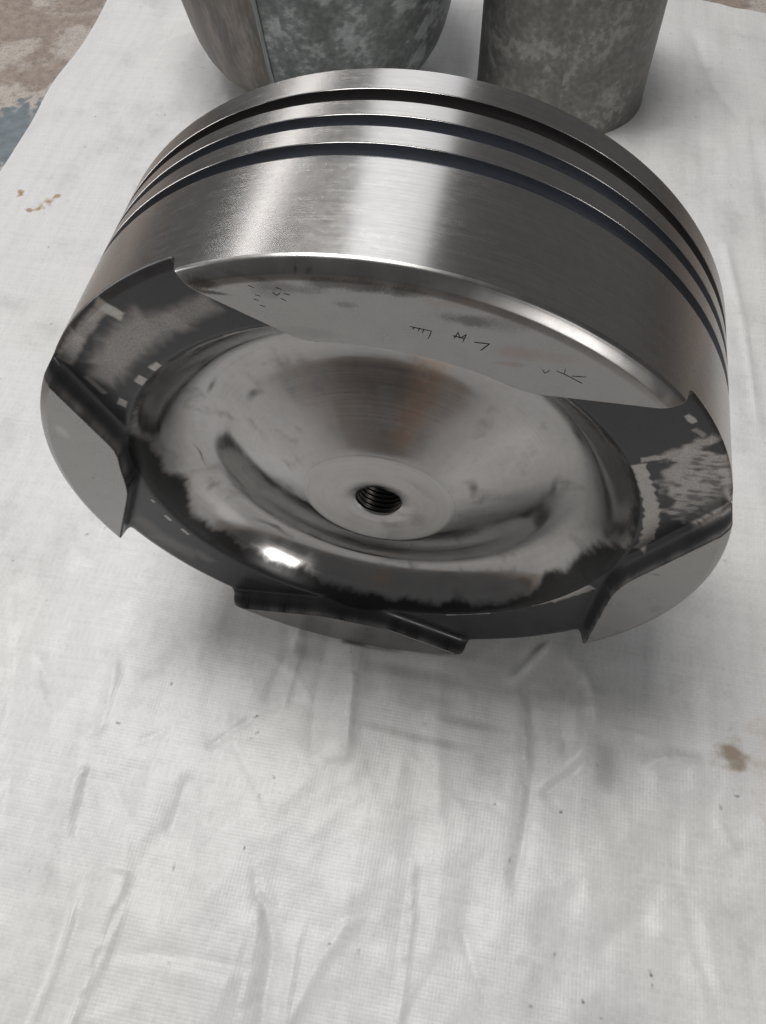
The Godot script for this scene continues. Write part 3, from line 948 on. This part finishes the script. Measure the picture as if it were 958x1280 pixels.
func face_textures() -> Array:
	var n := 1024
	var img := Image.create(n, n, false, Image.FORMAT_RGB8)
	var orm := Image.create(n, n, false, Image.FORMAT_RGB8)
	# worn patches in the dark coating: [x1, y1, x2, y2, radius, strength, raggedness] in millimetres
	var worn := [
		[-98, 109, -93.5, 106, 3.2, 1.0, 0.5], [-105, 101, -99, 107, 2.6, 0.8, 0.9],
		[-58, 116, -72, 106, 5.0, 0.5, 1.3], [-72, 106, -84.5, 100, 6.0, 0.6, 1.3], [-84.5, 100, -95, 89.6, 8.5, 0.66, 1.3], [-95, 89.6, -105, 77, 8.0, 0.66, 1.3], [-105, 77, -110, 69, 6, 0.6, 1.3],
		[-123, 77, -114, 90, 3.6, 0.85, 0.8], [-114, 90, -106, 99, 3.0, 0.7, 0.8], [-118, 66, -114, 58, 1.6, 0.5, 1.0],
		[-86.6, 77.5, -84.8, 79, 2.2, 0.9, 0.5], [-95.4, 68, -94, 69.8, 2.2, 0.9, 0.5], [-107.6, 51.6, -106.8, 53, 2.1, 0.9, 0.5],
		[-64.7, 93.8, -51.2, 100.8, 0.9, 0.6, 0.6], [-51.2, 100.8, -38.4, 106.3, 0.9, 0.6, 0.6],
		[104.6, 55, 110.4, 42, 2.9, 1.0, 0.15], [110.4, 42, 117, 25, 3.3, 1.0, 0.2], [117, 25, 120, 6, 3.4, 1.0, 0.3], [120, 6, 119, -4, 2.2, 0.9, 0.8],
		[104.8, 61, 113, 65, 1.6, 0.85, 0.6], [113, 65, 124, 77, 3.2, 0.8, 1.2], [120, 66, 134, 62, 6.5, 0.95, 0.6], [122, 54, 134, 52, 9.0, 0.92, 0.7], [126, 44, 138, 38, 8.5, 0.92, 0.7], [128, 30, 139, 26, 7.0, 0.9, 0.8], [136, 52, 143, 30, 4.5, 1.0, 0.6],
		[112.9, 89.3, 115.4, 87, 1.5, 0.9, 0.4], [117.5, 82.5, 121, 80, 1.2, 0.6, 0.8],
		[-115.4, -26.7, -115, -28, 0.9, 0.8, 0.3], [-112, -41.3, -110.5, -44.5, 1.1, 0.9, 0.3], [-105.8, -53.5, -104, -57, 1.2, 0.8, 0.3], [-121, -66, -108, -79, 6, 0.22, 2.0], [-128, -50, -121, -62, 5, 0.16, 2.0], [-103, -78, -98, -84, 4, 0.22, 2.0],
		[106, -50, 98.4, -60, 2.3, 0.9, 0.6], [98.4, -60, 91, -70, 1.9, 0.85, 0.7], [90, -71, 81, -80, 1.1, 0.65, 0.7], [81, -80, 70, -88.5, 0.8, 0.5, 0.5], [60, -98, 37, -108.8, 0.7, 0.6, 0.4],
	]
	# grime and rust on the bare pads: [x, y, rx, ry, strength, rust 0..1]
	var grime := [[-2.5, 143, 22, 3.2, 0.7, 0], [12, 142.5, 16, 2.2, 0.55, 0], [-25, 139, 16, 3, 0.4, 0], [40, 134, 20, 4, 0.25, 0], [34, 134, 9, 3, 0.5, 0], [-30, 136, 9, 3.5, 0.25, 0], [-49, 133, 10, 1.3, 0.9, 0], [-5.6, 134.6, 5, 1.6, 0.35, 0], [30.6, 140.4, 16, 3, 0.3, 1], [52, 122, 10, 4, 0.35, 1], [49, 116.6, 7, 1.5, 0.4, 1], [62, 122, 14, 4, 0.22, 1], [-15, 120, 22, 3, 0.12, 0], [127, -8, 3, 1.2, 0.45, 0], [135, -40, 7, 5, 0.18, 0], [-132, 5, 0.9, 0.4, 0.9, 0], [-134, 40, 4, 6, -0.25, 0], [-20.5, 145.6, 0.8, 1.6, 0.9, 0], [-16.0, 146, 1.6, 1.5, 0.7, 0], [-52, 136, 9, 2.2, 0.8, 0], [-40, 141, 14, 1.5, 0.5, 0], [20, 146, 3, 1.0, 0.5, 0]]
	for y in n:
		for x in n:
			var p := Vector2(x / float(n) * 0.3072 - 0.1536, 0.1536 - y / float(n) * 0.3072)
			var r := p.length()
			if r < 0.108 or r > 0.1535:
				continue
			var s := outside_pad(p, r)
			var g := noise_a.get_noise_2d(p.x * 60.0, p.y * 60.0)
			var f := noise_a.get_noise_2d(p.x * 760.0 + 7.0, p.y * 760.0)
			var q := p * 1000.0
			var streak: float = noise_b.get_noise_2d(q.x * 0.06, q.y * 0.28) + 0.25 * noise_b.get_noise_2d(q.x * 0.12 + 9.0, q.y * 1.3) if q.x > 100.0 and q.y > 5.0 else f
			var mid := noise_b.get_noise_2d(q.x * 0.16, q.y * 0.16)
			if s < -0.0002:
				# bare pad
				var c := Color(0.32, 0.313, 0.308) * (1.0 + 0.06 * g + 0.04 * f)
				var ro := 0.30 + 0.05 * g
				for e in grime:
					var d := Vector2((q.x - e[0]) / e[2], (q.y - e[1]) / e[3]).length() + 0.2 * f + 0.35 * g
					if d < 1.0:
						var k: float = e[4] * (1.0 - smoothstep(0.25, 1.0, d))
						c = c.lerp(Color(0.30, 0.22, 0.18) if e[5] > 0.5 else Color(0.09, 0.085, 0.08), k) if k > 0.0 else c.lerp(Color(0.7, 0.69, 0.68), -k)
						ro += 0.15 * absf(k)
				img.set_pixel(x, y, c.clamp().linear_to_srgb())
				orm.set_pixel(x, y, Color(1, clampf(ro, 0, 1), 1))
				continue
			var bare := 0.0
			for e in worn:
				var rad: float = e[4]
				if q.x < minf(e[0], e[2]) - rad * 2.0 or q.x > maxf(e[0], e[2]) + rad * 2.0 or q.y < minf(e[1], e[3]) - rad * 2.0 or q.y > maxf(e[1], e[3]) + rad * 2.0:
					continue
				var d := near_box(q, Vector2(e[0], e[1]), Vector2(e[2], e[3])) / rad + float(e[6]) * ((0.10 * streak + 0.14 * g if q.x > 0.0 else 0.05 * streak + 0.07 * g)) + (0.22 if q.x > 0.0 else 0.09) * mid
				bare = maxf(bare, e[5] * (1.0 - smoothstep(0.75 - 0.30 * e[6], 1.02 + 0.26 * e[6], d)))
			bare = clampf(bare * (1.0 + 0.25 * f), 0.0, 1.0) * smoothstep(0.0012, 0.0032, s)
			if q.x > 113.0 and q.y > 8.0 and q.y < 74.0:
				bare *= 1.0 - 0.60 * smoothstep(-0.4, 0.9, streak + 0.7 * mid) * smoothstep(1.0, 6.0, 17.0 - absf(q.x - 130.0) * 1.6)
			# thin highlight painted along the wall corners
			bare = maxf(bare, 0.35 * (1.0 - smoothstep(0.0, 0.0006, absf(s - 0.0004) )) * (0.6 + 0.8 * g))
			var c := Color(0.022, 0.0225, 0.025) * (1.0 + 0.30 * g + 0.2 * f)
			c = c.lerp(Color(0.40, 0.383, 0.368) * (1.0 + 0.10 * g + 0.1 * f), bare)
			img.set_pixel(x, y, c.clamp().linear_to_srgb())
			orm.set_pixel(x, y, Color(1, clampf(lerpf(0.33 + 0.08 * g, 0.34, bare), 0, 1), bare))
	return [ImageTexture.create_from_image(img), ImageTexture.create_from_image(orm)]


# ==================================================================== vessels behind
func zinc_material(sd: int, size: Vector2, dark: Color, pale: Color, amount: float, flakes: float) -> StandardMaterial3D:
	var w := 768
	var h := 512
	var img := Image.create(w, h, false, Image.FORMAT_RGB8)
	var rg := Image.create(w, h, false, Image.FORMAT_RGB8)
	var cell := FastNoiseLite.new()
	cell.seed = sd
	cell.noise_type = FastNoiseLite.TYPE_CELLULAR
	cell.cellular_return_type = FastNoiseLite.RETURN_CELL_VALUE
	cell.frequency = 1.0
	cell.domain_warp_enabled = true
	cell.domain_warp_amplitude = 0.9
	cell.domain_warp_frequency = 1.6
	for y in h:
		for x in w:
			var u := x / float(w) * size.x     # metres round the vessel
			var v := y / float(h) * size.y
			var a := cell.get_noise_2d(u * 85.0, v * 85.0)
			var b := cell.get_noise_2d(u * 170.0 + 31.0, v * 170.0)
			var g := noise_a.get_noise_2d(u * 16.0 + sd, v * 16.0)
			var f := noise_a.get_noise_2d(u * 120.0, v * 120.0 + sd)
			var k := clampf(0.34 + 0.16 * a + 0.14 * b + amount * g + 0.10 * f, 0.0, 1.0)
			var flake := smoothstep(0.20, 0.27, 0.5 * a + 0.4 * b + 0.85 * g + 0.18 * f)
			k = clampf(smoothstep(0.02, 1.0, k) + 0.38 * flake * flakes, 0.0, 1.0)
			var c := dark.lerp(pale, k) * (1.0 + 0.10 * f)
			img.set_pixel(x, y, c.clamp().linear_to_srgb())
			var ro := 0.42 + 0.2 * k
			rg.set_pixel(x, y, Color(ro, ro, ro))
	var m := StandardMaterial3D.new()
	m.albedo_texture = ImageTexture.create_from_image(img)
	m.roughness = 1.0
	m.roughness_texture = ImageTexture.create_from_image(rg)
	m.metallic = 0.45
	return m


func build_tub() -> void:
	var t := thing("galvanised_tub", "flared grey galvanised tub with a soldered side seam behind the piston", "tub", Vector3(-0.163, 0.0, -0.592))
	var prof := PackedVector2Array([Vector2(0.0001, 0.004), Vector2(0.069, 0.004), Vector2(0.070, 0.0005), Vector2(0.073, 0.0005), Vector2(0.0735, 0.009), Vector2(0.080, 0.0115), Vector2(0.090, 0.0155), Vector2(0.099, 0.0215), Vector2(0.1065, 0.0295), Vector2(0.1125, 0.040), Vector2(0.117, 0.052), Vector2(0.1205, 0.066), Vector2(0.1235, 0.082), Vector2(0.1285, 0.110), Vector2(0.133, 0.135), Vector2(0.138, 0.165)])
	var mat := zinc_material(12, Vector2(0.75, 0.30), Color(0.10, 0.109, 0.107), Color(0.37, 0.395, 0.395), 0.26, 0.7)
	part("tub_wall", ring_mesh(prof, false, 240, 1.0, 1.0 / 0.30), mat, t)
	var inner := PackedVector2Array([Vector2(0.1365, 0.165), Vector2(0.127, 0.110), Vector2(0.119, 0.066), Vector2(0.105, 0.031), Vector2(0.089, 0.018), Vector2(0.0001, 0.006)])
	part("tub_inside", ring_mesh(inner, false, 160, 1.0, 1.0 / 0.30), mat, t)
	var rim := PackedVector2Array()
	for i in 17:
		var a := TAU * i / 16.0
		rim.append(Vector2(0.1385 + 0.0035 * cos(a), 0.1665 + 0.0035 * sin(a)))
	part("rolled_rim", ring_mesh(rim, false, 160, 1.0, 4.0), mat, t)
	# lap seam: a strip that stands proud of the wall, and the smoother brown sheet beside it
	var smooth_mat := zinc_material(52, Vector2(0.25, 0.16), Color(0.105, 0.098, 0.088), Color(0.27, 0.245, 0.22), 0.45, 0.15)
	smooth_mat.metallic = 0.6
	var over := PackedVector2Array()
	for i in range(4, prof.size()):
		over.append(prof[i] + Vector2(0.0005, 0.0))
	part("lap_seam", ring_mesh(over, false, 60, 1.0, 3.0, true, deg_to_rad(-75), deg_to_rad(-8)), smooth_mat, t)
	var bead := PackedVector2Array()
	for i in range(4, prof.size()):
		bead.append(prof[i] + Vector2(0.0009, 0.0))
	part("solder_bead", ring_mesh(bead, false, 4, 1.0, 3.0, true, deg_to_rad(-9), deg_to_rad(-7.2)), mat, t)


func build_can() -> void:
	var t := thing("galvanised_can", "straight-sided mottled grey galvanised can behind the piston", "can", Vector3(0.066, 0.0, -0.585))
	var prof := PackedVector2Array([Vector2(0.0001, 0.003), Vector2(0.0745, 0.003), Vector2(0.075, 0.0004), Vector2(0.0775, 0.0004), Vector2(0.0782, 0.0012), Vector2(0.0782, 0.005), Vector2(0.0778, 0.0056), Vector2(0.0778, 0.060), Vector2(0.0779, 0.170)])
	var mat := zinc_material(33, Vector2(0.49, 0.26), Color(0.115, 0.116, 0.109), Color(0.30, 0.302, 0.285), 0.22, 0.6)
	part("can_wall", ring_mesh(prof, false, 200, 1.0, 1.0 / 0.26), mat, t)
	part("can_inside", ring_mesh(PackedVector2Array([Vector2(0.0765, 0.170), Vector2(0.0765, 0.005), Vector2(0.0001, 0.0045)]), false, 120, 1.0, 1.0 / 0.26), mat, t)
	var rim := PackedVector2Array()
	for i in 13:
		var a := TAU * i / 12.0
		rim.append(Vector2(0.0775 + 0.002 * cos(a), 0.171 + 0.002 * sin(a)))
	part("rolled_rim", ring_mesh(rim, false, 120, 1.0, 4.0), mat, t)
